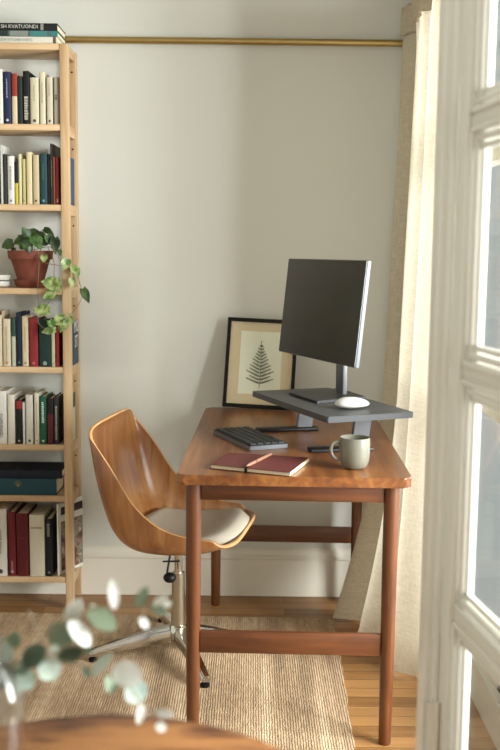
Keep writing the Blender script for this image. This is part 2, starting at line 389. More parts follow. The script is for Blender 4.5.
# ------------------------------------------------------------------ books
BF = SF + 0.012     # book fronts
def cmat(col, rough=0.7):
    dark = ''.join('%02x' % int(int(col[i:i + 2], 16) * 0.9) for i in (0, 2, 4))
    return plain('cloth_' + col, dark, rough, var=0.07, scale=120, spec=0.3)
def book(label, x0, x1, ytop, shelf, col, depth=0.13, band=None, bandcol=None, mark=None, titlecol=None, tl=(0.2, 0.7), tw=0.35, lean=0, group=None, name='book', front=0.0, txt=None, txtsize=None, side=None):
    zb = shelf_tops[shelf] + 0.0008
    yf = BF + front
    X0 = at(x0 + 0.35, 300, yf).x if True else 0
    ym = (ytop + 400) / 2
    base_py = {1: 123.9, 2: 204.3, 3: 288.4, 4: 367, 5: 444.8, 7: 577}[shelf]
    X0 = at(x0 + 0.25, base_py, yf).x; X1 = at(x1 - 0.25, base_py, yf).x
    X1 = min(X1, SX1 - PW - 0.001) if X1 < SX1 else X1
    zt = at((x0 + x1) / 2, ytop, yf).z
    if side: X0, X1, yf, depth = side[0], side[1], SF + .037, side[2]; zb += .0022; zt = at(74, ytop, 3.68).z
    h = zt - zb; w = X1 - X0
    t = thing(name, label, 'book', ((X0 + X1) / 2, yf + depth / 2, zb), group)
    m = cmat(col)
    bd = min(0.003, w * 0.2)
    bm = BM()
    bx(bm, X0, X0 + bd, yf, yf + depth, zb, zt, min(0.0008, bd * .3), 1)
    bx(bm, X1 - bd, X1, yf, yf + depth, zb, zt, min(0.0008, bd * .3), 1)
    # rounded spine
    n = 6; prof = []
    for k in range(n + 1):
        a = PI * k / n; prof.append((X0 + w / 2 - math.cos(a) * w / 2, yf + 0.001 - math.sin(a) * min(0.004, w * 0.15)))
    prof += [(X1, yf + 0.004), (X0, yf + 0.004)]
    prism(bm, prof, zb, zt)
    put(bm, 'cover', m, t)
    bm = BM(); bx(bm, X0 + bd, X1 - bd, yf + 0.0045, yf + depth - 0.004, zb + 0.002, zt - 0.004); put(bm, 'pages', M_paper, t, smooth=False)
    sy = yf - min(0.004, w * 0.15) - 0.0001
    if band is not None:
        za, zc = zb + h * band[0], zb + h * band[1]
        bm = BM()
        pr = [(X0 + w / 2 - math.cos(PI * k / n) * (w / 2 + 0.0004), yf + 0.001 - math.sin(PI * k / n) * (min(0.004, w * 0.15) + 0.0004)) for k in range(n + 1)]
        pr += [(X1 + 0.0004, yf + 0.004), (X0 - 0.0004, yf + 0.004)]
        prism(bm, pr, za, zc); put(bm, 'spine_panel', cmat(bandcol), t)
    if txt:
        R = Matrix(((0, -1, 0), (0, 0, -1), (1, 0, 0))) if True else None
        # reading upward/downward along the spine
        R = Matrix(((0, 1, 0), (0, 0, -1), (-1, 0, 0)))
        text('spine_title', txt, txtsize or w * 0.8, ((X0 + X1) / 2, sy - 0.0002, zb + h * (tl[0] + tl[1]) / 2), R, cmat(titlecol), t)
    elif titlecol:
        bm = BM(); z = zb + h * tl[0]
        while z < zb + h * tl[1]:
            l = random.uniform(0.003, 0.010)
            bx(bm, X0 + w * (0.5 - tw / 2), X0 + w * (0.5 + tw / 2 * random.uniform(0.5, 1)), sy - 0.0003, sy + 0.001, z, z + l * 0.7); z += l
        put(bm, 'spine_title', cmat(titlecol), t, smooth=False)
    if mark:
        bm = BM(); zc = zb + h * 0.07; r = w * 0.18
        bmesh.ops.create_uvsphere(bm, u_segments=8, v_segments=6, radius=1, matrix=Matrix.Translation((X0 + w / 2, sy + 0.0002, zc)) @ Matrix.Diagonal((r, 0.0006, r, 1)))
        put(bm, 'publisher_mark', cmat(mark), t)
    return t

G2, G3, G5, G6, G8 = 'books on the second shelf', 'books on the third shelf', 'books under the potted plant', 'books on the sixth shelf', 'books on the bottom shelf'
# second shelf
book('white book at the left end of the second shelf, beside the navy one', -6, 3.6, 69, 1, 'd6d2c6', mark='333333', group=G2)
book('navy blue book on the second shelf beside the half red spine', 3.8, 11.6, 71.7, 1, '1f2748', titlecol='a8a8b4', tl=(.5, .85), tw=.15, mark='c8c8c8', group=G2)
book('book with a half red, half cream spine on the second shelf', 12, 17.8, 73.5, 1, 'd3bf9d', band=(0.55, 1.0), bandcol='8f3122', group=G2)
book('dark green book on the second shelf between half red spine and black spine', 18, 23.1, 76, 1, '1e2c28', group=G2)
book('black book with white lettering up its spine on the second shelf', 23.4, 30.1, 71, 1, '15130f', titlecol='b9b2a0', tl=(.08, .5), tw=.6, depth=.15, group=G2)
book('wide cream book just right of the black lettered one, second shelf', 30.3, 39.4, 77.6, 1, 'cfc6ab', titlecol='a59c82', tl=(.5, .8), tw=.1, mark='4a463a', group=G2)
book('tallest cream book near the right end of the second shelf', 39.8, 46, 72, 1, 'd6cdb0', titlecol='9a927a', tl=(.4, .8), tw=.12, group=G2)
book('cream book second from the right post on the second shelf', 46.6, 53.3, 77, 1, 'ccc4ab', mark='3c382e', titlecol='a39b86', tl=(.6, .85), tw=.1, group=G2)
book('thin greyish book last before the right post on the second shelf', 54, 59.3, 77, 1, 'b3ab9a', titlecol='4c4438', tl=(.52, .6), tw=.4, group=G2)
# third shelf
book('black book at the left end of the third shelf', -5, 0.8, 150, 2, '17181a', group=G3)
book('tall thin white book standing above its neighbours at the left of the third shelf', 1, 3.6, 145, 2, 'c9c8c0', group=G3)
book('charcoal book left of the white titled one on the third shelf', 3.8, 7.5, 154, 2, '303230', group=G3)
book('white book with a grey title up its spine on the third shelf', 7.9, 14.9, 156, 2, 'dad7ce', titlecol='8b8a86', tl=(.3, .75), tw=.25, mark='6b6fa0', group=G3)
book('book with black upper spine and yellow lower spine on the third shelf', 15.1, 18.7, 162, 2, 'c9b93e', band=(0.5, 1.0), bandcol='1b1a18', group=G3)
book('slim cream book right of the black and yellow spine, third shelf', 19, 22.4, 154, 2, 'd3cda8', group=G3)
book('thin pale yellow book on the third shelf', 22.8, 26.2, 159, 2, 'c3b878', mark='55502e', group=G3)
book('tall cream book in the middle of the third shelf', 26.6, 32.7, 152, 2, 'd6c69d', group=G3)
book('wide beige book beside the blue green one on the third shelf', 33, 39.7, 155, 2, 'c2b28c', mark='4c4030', group=G3)
book('wide dark blue green book on the third shelf', 40, 47.7, 153.5, 2, '213f45', titlecol='3e5f52', tl=(.5, .8), tw=.3, mark='6d94a0', group=G3)
book('black book right of the blue green one on the third shelf', 48, 50.3, 154, 2, '121315', group=G3)
book('tallest book on the third shelf, dark olive', 50.5, 53.3, 143.5, 2, '2b2a22', titlecol='77705e', tl=(.3, .7), tw=.3, depth=.15, group=G3)
book('thin brick brown book on the third shelf', 53.5, 55.6, 157, 2, '8a4a38', group=G3)
book('dark red book by the right post on the third shelf', 55.8, 59.6, 156.6, 2, '7a1f1b', titlecol='b89a8a', tl=(.05, .12), tw=.4, group=G3)
b = book('slate blue book seen through the side of the bookcase, third shelf', 59.9, 63.5, 158, 2, '33506a', side=(-.672, -.6525, .107), group=G3)
# fifth shelf (under the plant)
book('cream book with dark red top at the left end, shelf below the plant', -5, 2.8, 311, 4, 'd0bf9f', band=(.93, 1.0), bandcol='5c2320', group=G5)
book('wide cream book with dotted title, shelf below the plant', 3.1, 11.3, 319, 4, 'd5c9ac', titlecol='a5936f', tl=(.1, .85), tw=.12, mark='b98f5c', group=G5)
book('book with dark green upper spine over pale lower spine, shelf below the plant', 11.7, 16.2, 318, 4, 'b9bda6', band=(0.62, 1.0), bandcol='2c4a3c', group=G5)
book('tallest navy blue book on the shelf below the plant', 16.6, 22, 312.6, 4, '1a2438', mark='8089a0', depth=.15, group=G5)
book('cream book between navy blue and bright red ones, shelf below the plant', 22.4, 29, 316.3, 4, 'd8caa8', titlecol='b5a37c', tl=(.3, .8), tw=.12, mark='8a7a5a', group=G5)
book('bright red book under the hanging leaves', 29.4, 38.6, 318, 4, '8c2a2e', mark='c4626a', group=G5)
book('widest dark green book under the hanging leaves', 39.2, 51.3, 319, 4, '17352f', mark='8fa595', group=G5)
book('thin cream book between dark green and deep red ones under the hanging leaves', 51.6, 55.4, 325, 4, 'cdc3a3', mark='8b8469', group=G5)
book('deep red book touching the right post below the plant', 55.8, 59.6, 326, 4, '8e2620', mark='b8705c', group=G5)
bb = book('slate blue book with white lettered cover facing the wall side, below the plant', 60, 64, 320, 4, '3b4d5c', side=(-.668, -.643, .107), group=G5)
# sixth shelf
book('white book with dark vertical lettering at the left end of the sixth shelf', -4, 7.6, 391, 5, 'dcd8cf', titlecol='3a3c3c', tl=(.1, .6), txt='CUMDRASSU', txtsize=.015, depth=.15, group=G6)
book('wide white book beside the black one with red top, sixth shelf', 7.9, 15.6, 394.5, 5, 'd9d2c2', group=G6)
book('black book with a red block at its top, sixth shelf', 16, 22.6, 400, 5, '17161a', band=(.8, .98), bandcol='8e2b27', mark='b9b0a0', group=G6)
book('thin low white book right of the black one on the sixth shelf', 22.9, 25.6, 402.5, 5, 'd7d3c8', group=G6)
book('white book with a small mark at its foot, middle of sixth shelf', 26, 33.6, 395, 5, 'd4cfc2', mark='4c4a46', group=G6)
book('tall ivory book left of the bright green one on the sixth shelf', 34.6, 39.7, 393.2, 5, 'dad2ba', titlecol='b0a88c', tl=(.2, .8), tw=.1, mark='77705c', depth=.15, group=G6)
book('bright green book with white title on the sixth shelf', 40, 47, 396.5, 5, '1c5a40', titlecol='cfe0d2', tl=(.45, .9), tw=.35, mark='cfd8cc', group=G6)
book('maroon book with a black upper spine on the sixth shelf', 47.4, 53.8, 398.5, 5, '5e2026', band=(.66, 1.0), bandcol='1c1516', group=G6)
book('charcoal book with pale lettering along its spine, right end of sixth shelf', 54.1, 59.4, 397, 5, '2c2c2c', titlecol='a9a595', tl=(.1, .8), tw=.4, group=G6)
gb = book('narrow book with green top and cream lower cover behind the right post, sixth shelf', 60.0, 64, 394, 5, 'c9c3a8', side=(-.672, -.6525, .075), group=G6)
bm = BM(); bx(bm, -.6525, -.6521, SF + .040, SF + .111, gb.location.z + .125, gb.location.z + .180); put(bm, 'cover_block', cmat('1f5238'), gb, smooth=False)
# bottom shelf
book('large white book with vertical lettering at the left of the bottom shelf', -6, 7.8, 509, 7, 'd9d5ca', titlecol='6c6a66', tl=(.3, .75), txt='COVER REDOS', txtsize=.014, mark='444444', depth=.16, group=G8)
book('slim wine red book with a white blot on its spine, bottom shelf', 9, 16.5, 512, 7, '6d1d22', mark='d8c4c0', titlecol='a8767a', tl=(.08, .22), tw=.25, depth=.16, group=G8)
book('thick dark red book on the bottom shelf', 16.9, 29.2, 513.5, 7, '5d171b', titlecol='6f2a2c', tl=(.6, .62), tw=.7, depth=.16, group=G8)
book('thick cream book on the bottom shelf', 30, 45.3, 515, 7, 'd3cbb2', titlecol='a29a80', tl=(.78, .79), tw=.8, depth=.15, group=G8)
book('black book with pale lettering next to the magazine, bottom shelf', 45.7, 53, 519, 7, '15151a', titlecol='8c8c88', tl=(.7, .92), tw=.4, mark='77777a', depth=.15, group=G8)

# lettering on the slate blue cover and the green block, on the covers facing the side of the shelf
bc = [c for c in bb.children if c.name.startswith('cover')][0]
xr = max(v.co.x for v in bc.data.vertices) + bb.location.x
RX_ = Matrix(((0, 0, 1), (1, 0, 0), (0, 1, 0)))
zc = shelf_tops[4]
for body, dz, s in (('MO', .140, .064), ('ST', .085, .064)):
    text('cover_lettering', body, s, (xr + 0.0006, SF + .037 + .056, zc + dz), RX_, cmat('dcdcd4'), bb, sx=0.9)

# flat stacks
def flat_book(label, x0, x1, y0, y1, shelf_y, col, name='book', depth=.14, yf=None, zb=None, group=None, title=None, tcol='dddddd', extra=None, over=0.0):
    yf = yf or BF
    z0 = zb if zb is not None else at(30, y1, yf).z; z1 = z0 + (y1 - y0) * yf / F * 1.01
    X0 = at(x0, (y0 + y1) / 2, yf).x; X1 = at(x1, (y0 + y1) / 2, yf).x
    t = thing(name, label, 'book', ((X0 + X1) / 2, yf + depth / 2, z0), group)
    m = cmat(col); bd = 0.0028
    bm = BM(); bx(bm, X0, X1, yf, yf + depth, z0, z0 + bd, 0.0007, 1); bx(bm, X0, X1, yf, yf + depth, z1 - bd, z1, 0.0007, 1)
    bx(bm, X0, X1, yf - 0.0015, yf + 0.003, z0, z1, 0.0012, 2); put(bm, 'cover', m, t)
    bm = BM(); bx(bm, X0 + 0.004, X1 - 0.003, yf + 0.0035, yf + depth - 0.003, z0 + bd, z1 - bd); put(bm, 'pages', M_paper, t, smooth=False)
    RF = Matrix(((1, 0, 0), (0, 0, -1), (0, 1, 0)))
    if title: text('spine_title', title[0], title[1], (at(title[2], (y0 + y1) / 2, yf).x, yf - 0.002, (z0 + z1) / 2), RF, cmat(tcol), t)
    for (ex0, ex1, ec) in (extra or []):
        bm = BM(); bx(bm, at(ex0, y0, yf).x, at(ex1, y0, yf).x, yf - 0.0022, yf + 0.002, z0 + 0.001, z1 - 0.001); put(bm, 'spine_panel', cmat(ec), t, smooth=False)
    return z1 + 0.0006
GT = 'books lying flat on top of the bookshelf'
z = shelf_tops[0] + 0.0006
z = flat_book('white book lying lowest of the flat stack on top of the bookshelf', -25, 57.8, 36.4, 42.7, 0, 'd4cfc0', zb=z, depth=.16, group=GT, title=('OUR KITCHEN RAFTS', .012, 16), tcol='8e9a92', extra=[(53, 56, '6b5040')])
z = flat_book('grey and teal book in the middle of the flat stack on the bookshelf top', -22, 57.6, 30.6, 36, 0, '4f5f5e', zb=z, depth=.16, group=GT, extra=[(10, 28, '7f8780'), (30.5, 47, '3f7f7c'), (51, 57.4, '2f7d78'), (-1, 8, '24302f')])
z = flat_book('black book with white capitals lying topmost on the bookshelf top', -20, 57.4, 23.6, 30.4, 0, '121213', zb=z, depth=.16, group=GT, title=('SH KVATUONDI', .0178, 19.5), tcol='c9c8c0', extra=[(40.5, 43.5, '8a8880')])
GL = 'large books lying flat on the seventh shelf'
z = shelf_tops[6] + 0.0006
z = flat_book('teal blue cloth book lying lower of two on the seventh shelf', -18, 56.5, 478.6, 495.5, 0, '1e4650', zb=z, depth=.15, group=GL)
z = flat_book('dark navy book lying on the teal one, seventh shelf', -10, 62, 470.2, 478.4, 0, '151a2a', zb=z, yf=BF + 0.004, depth=.15, group=GL)
for t in C.objects:
    if t.get('label', '').startswith('teal blue cloth'): teal = t
bm = BM(); p = at(18, 484, BF - 0.002)
for k in range(9):
    a = PI * (0.1 + 0.8 * k / 8); r = 0.014
    tube(bm, [p + V((0, 0, -0.012)), p + V((math.cos(a) * r * .5, 0, math.sin(a) * r * .4 - .006)), p + V((math.cos(a) * r, 0, math.sin(a) * r))], 0.0006, 5)
put(bm, 'gold_emblem', cmat('8f8342'), teal)

# magazine leaning out through the side of the case
mz0 = shelf_tops[7] + 0.0028
pa = at(55.5, 582, BF + 0.0); pb = at(82.5, 568, 3.755)
pa.z = pb.z = mz0
mag = thing('magazine', 'picture magazine with a brown figure cover leaning out beside the shelf post', 'magazine', ((pa.x + pb.x) / 2, (pa.y + pb.y) / 2, mz0))
pa = V((-0.7035, BF + 0.0, mz0)); pb = V((-0.6335, 3.730, mz0))
md = (pb - pa).normalized(); mn = V((md.y, -md.x, 0)); mh = 0.272
def magpt(u, z, off): return pa + (pb - pa) * u + V((0, 0, z)) + mn * off
def magquad(u0, u1, z0, z1, o0, o1, name, m):
    bm = BM(); vs = [bm.verts.new(magpt(u, z, o)) for o in (o0, o1) for (u, z) in ((u0, z0), (u1, z0), (u1, z1), (u0, z1))]
    for f in ((0, 1, 2, 3), (4, 5, 6, 7), (0, 1, 5, 4), (1, 2, 6, 5), (2, 3, 7, 6), (3, 0, 4, 7)): bm.faces.new([vs[i] for i in f])
    return put(bm, name, m, mag, smooth=False)
magquad(0, 1, 0, mh, -0.004, 0, 'pages', plain('magazine_white', 'd5d5cc', 0.45))
mm, nt, b_ = nodes_of('magazine_print'); N, L = nt.nodes, nt.links
tc = N.new('ShaderNodeTexCoord'); no = N.new('ShaderNodeTexNoise'); no.inputs['Scale'].default_value = 22; no.inputs['Detail'].default_value = 3; no.inputs['Distortion'].default_value = 0.8
L.new(tc.outputs['Object'], no.inputs['Vector']); rp = N.new('ShaderNodeValToRGB'); L.new(no.outputs['Fac'], rp.inputs[0])
rp.color_ramp.elements[0].position = .36; rp.color_ramp.elements[0].color = lin('2c2220'); rp.color_ramp.elements[1].position = .66; rp.color_ramp.elements[1].color = lin('c9bba6')
for pos, cc in ((.45, '6d3f30'), (.53, '8d8474'), (.6, '5b5148')): e = rp.color_ramp.elements.new(pos); e.color = lin(cc)
L.new(rp.outputs[0], b_.inputs['Base Color']); b_.inputs['Roughness'].default_value = .35
magquad(0.12, 0.985, 0.012, 0.20, 0, 0.0006, 'cover_picture', mm)
magquad(0.12, 0.985, 0.225, 0.255, 0, 0.0006, 'title_block', cmat('3a3436'))

# two stacked dishes left of the pot
def dish(label, zb):
    c = at(-3, 285, 3.66); bm = BM(); h = .022
    lathe(bm, [(0, 0), (.036, 0), (.047, .004), (.05, .011), (.05, h), (.0465, h), (.0455, .008), (0, .006)], (c.x - .0, 3.665, zb), 32)
    return tag(put(bm, 'dish', M_dish), label, 'dish', 'stacked white dishes on the plant shelf')
M_dish = plain('white_ceramic', 'bab7ad', 0.4, var=0.03)
z4 = shelf_tops[3] + 0.0006
dish('lower of two white dishes stacked left of the terracotta pot', z4); dish('upper of two white dishes stacked left of the terracotta pot', z4 + 0.0226)

# ------------------------------------------------------------------ potted plant with trailing vine
PY = 3.672
pc = at(31, 288, PY); pcx = pc.x
plant = thing('potted_plant', 'trailing green pothos in a terracotta pot with saucer on the bookshelf', 'plant', (pcx, PY, z4))
s = PY / F
bm = BM(); lathe(bm, [(0, 0), (.050, 0), (.054, .004), (.063, .026), (.0635, .028), (.059, .028), (.050, .008), (0, .008)], (pcx, PY, z4), 40); put(bm, 'saucer', M_terra, plant)
ph = (280 - 249.6) * s + .022
bm = BM(); lathe(bm, [(0, .009), (.045, .009), (.0495, .03), (.070, ph - .034), (.0715, ph - .032), (.0790, ph - .031), (.0822, ph - .002), (.081, ph), (.0755, ph), (.071, ph - .03), (.066, ph - .033), (0, ph - .035)], (pcx, PY, z4), 48)
put(bm, 'pot', M_terra, plant)
bm = BM(); lathe(bm, [(0, ph - .008), (.04, ph - .010), (.0725, ph - .016), (.0705, ph - .028), (0, ph - .03)], (pcx, PY, z4), 32); put(bm, 'soil', M_soil, plant)
def leaf_mat(name, c1, c2, rough=.45):
    m, nt, b = nodes_of(name); N, L = nt.nodes, nt.links
    tc = N.new('ShaderNodeTexCoord'); no = N.new('ShaderNodeTexNoise'); no.inputs['Scale'].default_value = 45; no.inputs['Detail'].default_value = 3
    L.new(tc.outputs['Object'], no.inputs['Vector']); rp = N.new('ShaderNodeValToRGB'); L.new(no.outputs['Fac'], rp.inputs[0])
    rp.color_ramp.elements[0].position = .4; rp.color_ramp.elements[0].color = lin(c1); rp.color_ramp.elements[1].position = .62; rp.color_ramp.elements[1].color = lin(c2)
    L.new(rp.outputs[0], b.inputs['Base Color']); b.inputs['Roughness'].default_value = rough
    b.inputs['Transmission Weight'].default_value = 0
    return m
M_leaf = leaf_mat('pothos_leaf', '1d3616', '44632c'); M_leaf2 = leaf_mat('pothos_leaf_variegated', '476a2c', 'a3b070')
M_vine = plain('vine_stem', '6f6038', .6)
def leaf(bm, c, length, width, direction, facing, heart=True, cup=0.12, thick=0.0006, droop=0.15):
    """a leaf blade: c is its centre, direction the stalk-to-tip axis, facing its upper side"""
    d = V(direction).normalized(); n = V(facing); n = (n - d * n.dot(d)).normalized(); s_ = d.cross(n)
    nl, nw = 9, 6; layers = []
    for off in (thick / 2, -thick / 2):
        R = []
        for i in range(nl + 1):
            u = i / nl
            if heart: wd = (math.sin(PI * min(1, u * 0.93 + 0.07) ** 0.72)) ** 0.8 * (1 - 0.25 * u) * 1.08
            else: wd = math.sin(PI * (0.04 + 0.94 * u)) ** 0.6
            r = []
            for j in range(nw + 1):
                v = -1 + 2 * j / nw
                back = (0.10 * abs(v) if heart and i == 0 else 0)
                p = V(c) + d * ((u - 0.5 - back) * length) + s_ * (v * wd * width / 2) + n * (cup * width * (abs(v) ** 1.5) * wd - droop * length * (u - .4) ** 2 + off)
                r.append(bm.verts.new(p))
            R.append(r)
        layers.append(R)
    A, B = layers
    for i in range(nl):
        for j in range(nw):
            bm.faces.new((A[i][j], A[i][j + 1], A[i + 1][j + 1], A[i + 1][j])); bm.faces.new((B[i][j], B[i + 1][j], B[i + 1][j + 1], B[i][j + 1]))
    for i in range(nl):
        bm.faces.new((A[i][0], A[i + 1][0], B[i + 1][0], B[i][0])); bm.faces.new((A[i][nw], B[i][nw], B[i + 1][nw], A[i + 1][nw]))
    for j in range(nw):
        bm.faces.new((A[0][j], B[0][j], B[0][j + 1], A[0][j + 1])); bm.faces.new((A[nl][j], A[nl][j + 1], B[nl][j + 1], B[nl][j]))
# (px, py, Y, length px, width px, angle of tip in the picture, variegated)
PL = [(7, 245, 3.66, 11, 9, 200, 0), (25, 232, 3.66, 10, 8, 120, 0), (28, 243, 3.62, 14, 12, 60, 0), (18, 242, 3.64, 9, 8, 200, 0), (36, 234, 3.68, 14, 8, -10, 0),
      (43, 236, 3.66, 11, 6, -20, 0), (37, 243, 3.60, 13, 11, -60, 0), (49, 232, 3.67, 10, 6, -30, 0), (51, 241, 3.62, 12, 8, -60, 0), (55, 246, 3.61, 15, 8, -85, 0),
      (33, 237, 3.70, 12, 9, 90, 0), (47, 240, 3.70, 11, 8, 20, 0), (22, 238, 3.70, 9, 7, 150, 0), (30, 250, 3.59, 6, 5, -90, 0), (44, 259, 3.575, 7, 6, -100, 1),
      (60, 253, 3.57, 6, 4, -80, 0), (65, 265, 3.565, 11, 8, -110, 1), (76, 272, 3.565, 11, 8, -60, 1), (49, 283, 3.563, 14, 11, 170, 1), (58, 284, 3.560, 14, 7, 80, 1),
      (49, 296, 3.560, 12, 9, 200, 1), (41, 310, 3.558, 15, 10, 180, 1), (86, 296, 3.60, 14, 7, -65, 0), (58, 321, 3.557, 12, 10, 200, 1), (48, 331, 3.556, 13, 7, 190, 1),
      (66, 325, 3.556, 9, 6, -100, 1), (70, 318, 3.556, 10, 5, 100, 1), (52, 325, 3.555, 9, 7, -60, 1), (62, 329, 3.554, 8, 5, -120, 1), (72, 283, 3.565, 9, 6, -80, 1), (26, 246, 3.58, 9, 7, -100, 0), (13, 250, 3.66, 5, 4, 240, 0)]
for (px, py, Y, ln, wd, a, var) in PL:
    c = at(px, py, Y); a = math.radians(a)
    d = V((math.cos(a), random.uniform(-.35, .1), math.sin(a))); f = V((random.uniform(-.3, .6), -1, random.uniform(.1, .8)))
    bm = BM(); leaf(bm, c, ln * Y / F * 1.15, wd * Y / F * 1.3, d, f, True)
    put(bm, 'leaf', M_leaf2 if var else M_leaf, plant)
def pxtube(bm, pts, r, seg=6): tube(bm, [at(*p) for p in smoothp(pts)], r, seg)
def smoothp(P, n=5):
    return [tuple(catmull(P, i / n)) for i in range((len(P) - 1) * n + 1)]
bm = BM()
for pts in ([(34, 250, 3.67), (50, 247, 3.60), (58, 256, 3.565), (64, 266, 3.565), (72, 271, 3.565), (75, 280, 3.565)],
            [(48, 248, 3.62), (54, 262, 3.565), (54, 275, 3.56), (56, 284, 3.56), (52, 297, 3.558), (44, 310, 3.556), (38, 322, 3.556), (48, 331, 3.555)],
            [(64, 266, 3.562), (50, 264, 3.56), (44, 262, 3.563)],
            [(76, 272, 3.563), (80, 284, 3.57), (82, 292, 3.58), (80, 302, 3.57), (70, 315, 3.557), (60, 322, 3.556), (58, 330, 3.555)],
            [(38, 252, 3.60), (39, 265, 3.58), (38, 285, 3.565), (38, 300, 3.56), (40, 308, 3.558)],
            [(20, 252, 3.66), (12, 249, 3.66), (7, 246, 3.66)], [(30, 254, 3.66), (28, 246, 3.64), (25, 234, 3.66)], [(38, 254, 3.66), (44, 244, 3.66), (49, 233, 3.67)], [(34, 254, 3.66), (35, 244, 3.66), (37, 236, 3.68)], [(24, 254, 3.66), (20, 247, 3.65), (18, 243, 3.64)]):
    pxtube(bm, pts, 0.0012)
put(bm, 'vine', M_vine, plant)

# ------------------------------------------------------------------ desk
TZ = 0.75
DX0, DX1, DY0, DY1 = -0.181, 0.436, 2.556, 3.705
desk = thing('desk', 'mid brown wooden writing desk with round legs and low stretchers', 'desk', ((DX0 + DX1) / 2, (DY0 + DY1) / 2, 0))
bm = BM(); prism(bm, round_rect((DX0 + DX1) / 2, (DY0 + DY1) / 2, DX1 - DX0, DY1 - DY0, 0.022), TZ - 0.027, TZ, 0.006, 3); put(bm, 'tabletop', M_teak_y, desk)
LXa, LXb, LYa, LYb = -0.138, 0.388, 2.60, 3.655
for x in (LXa, LXb):
    for y in (LYa, LYb):
        zf = .0115 if (x < 0 and y < 3) else 0
        bm = BM(); tube(bm, [(x, y, zf), (x, y, zf + 0.004), (x, y, 0.2), (x, y, 0.5), (x, y, TZ - 0.0275)], [0.0155, 0.017, 0.0185, 0.0205, 0.0205], 28); put(bm, 'leg', M_teak_v, desk)
for y in (LYa, LYb):
    bm = BM(); bx(bm, LXa + .0207, LXb - .0207, y - .009, y + .009, TZ - .075, TZ - .0275, .0015); put(bm, 'apron', M_teak_x, desk)
    bm = BM(); bx(bm, LXa + .019, LXb - .019, y - .009, y + .009, .251, .311, .002); put(bm, 'stretcher', M_teak_x, desk)
for x in (LXa, LXb):
    bm = BM(); bx(bm, x - .009, x + .009, LYa + .0207, LYb - .0207, TZ - .075, TZ - .0275, .0015); put(bm, 'apron', M_teak_y, desk)

desk.rotation_euler = (0, 0, -0.024); desk.location.x += .004
# framed fern print leaning on the wall
fr = thing('framed_print', 'black framed fern print leaning on the wall at the back of the desk', 'picture', (0.03, 3.66, TZ))
fw_, fh_ = 0.262, 0.336
lean = math.atan2(0.095, fh_)
yaw = math.radians(-3)
Rf = Matrix.Rotation(yaw, 3, 'Z') @ Matrix.Rotation(-lean, 3, 'X') @ Matrix.Rotation(math.radians(2.2), 3, 'Y')
fo = V((0.030, 3.648, TZ + 0.0065))
def fp(x, y, z): return fo + Rf @ V((x, y, z))
def fbox(bm, x0, x1, y0, y1, z0, z1, bev=0):
    box(bm, fp((x0 + x1) / 2, (y0 + y1) / 2, (z0 + z1) / 2), (x1 - x0, y1 - y0, z1 - z0), Rf, bev)
hw = fw_ / 2; fb = 0.0135
bm = BM(); fbox(bm, -hw, hw, -.016, 0, 0, fb, .001); fbox(bm, -hw, hw, -.016, 0, fh_ - fb, fh_, .001); fbox(bm, -hw, -hw + fb, -.016, 0, fb, fh_ - fb, .001); fbox(bm, hw - fb, hw, -.016, 0, fb, fh_ - fb, .001)
put(bm, 'frame', plain('black_frame', '0e0b09', .5, var=.1, spec=.2), fr)
bm = BM(); fbox(bm, -hw + .008, hw - .008, -.008, -.003, .008, fh_ - .008); put(bm, 'mat_board', plain('tan_mat_board', 'd0b896', .9, var=.04), fr, smooth=False)
bm = BM(); fbox(bm, -.078, .078, -.0092, -.008, .052, fh_ - .048); put(bm, 'print_paper', plain('cream_print_paper', 'e2dcca', .9, var=.03), fr, smooth=False)
bm = BM(); fy = -.0098; zs = .085
tube(bm, [fp(0, fy, zs - .01), fp(.002, fy, zs + .07), fp(-.001, fy, zs + .168)], 0.0011, 6)
for k in range(12):
    u = k / 12; z = zs + .008 + u * .150; ln = (.062 * (1 - u) ** .95 + .003) * (1.0, .86, 1.04, .92)[k % 4] * (.85 if k < 2 else 1)
    for s_ in (-1, 1):
        a = math.radians(22 + 22 * u); tip = V((s_ * ln * math.cos(a), 0, ln * math.sin(a) * .9))
        nseg = max(3, int(ln / .0042))
        tube(bm, [fp(0, fy, z), fp(tip.x * .5, fy, z + tip.z * .45), fp(tip.x, fy, z + tip.z)], [.0016, .0013, .0006], 5)
        for q in range(1, nseg):
            f = q / nseg; pl = .0062 * (1 - f * .6)
            for s2 in (-1, 1):
                c = V((tip.x * f, 0, tip.z * f)); e = c + V((s_ * math.cos(a + s2 * 1.0) * pl, 0, math.sin(a + s2 * 1.0) * pl))
                tube(bm, [fp(c.x, fy, z + c.z), fp(e.x, fy, z + e.z)], [.0017, .0009], 4)
put(bm, 'fern_drawing', plain('fern_green', '5c6040', .9), fr)
bm = BM(); fbox(bm, -hw + fb, hw - fb, -.0140, -.0130, fb, fh_ - fb); put(bm, 'glazing', M_glass, fr, smooth=False)

# ------------------------------------------------------------------ monitor riser
PZ = 0.885; PT = 0.017
P0, P1, P2 = atz(252, 391, PZ), atz(327, 417, PZ), atz(413, 411, PZ)
uL = (P1 - P0); uL.z = 0; LL = uL.length; uL.normalize(); vL = V((-uL.y, uL.x, 0)); wd = 0.275
print('riser', P0, P1, P2, LL, (P2 - P1).length, (P2 - P1).dot(vL), (P2 - P1).dot(uL))
ang = math.atan2(uL.y, uL.x)
pcn = P0 + uL * LL / 2 + vL * wd / 2
ris = thing('monitor_riser', 'dark grey raised monitor platform standing on the desk', 'stand', (pcn.x, pcn.y, TZ))
def Rz(a): return Matrix.Rotation(a, 3, 'Z')
bm = BM(); prism(bm, round_rect(pcn.x, pcn.y, LL, wd, .006, ang), PZ - PT, PZ, .002); put(bm, 'platform', M_platform, ris)
bm = BM(); box(bm, (pcn.x, pcn.y, PZ - PT - .004), (LL * .84, wd * .8, .007), Rz(ang), .001); put(bm, 'under_frame', M_black, ris)
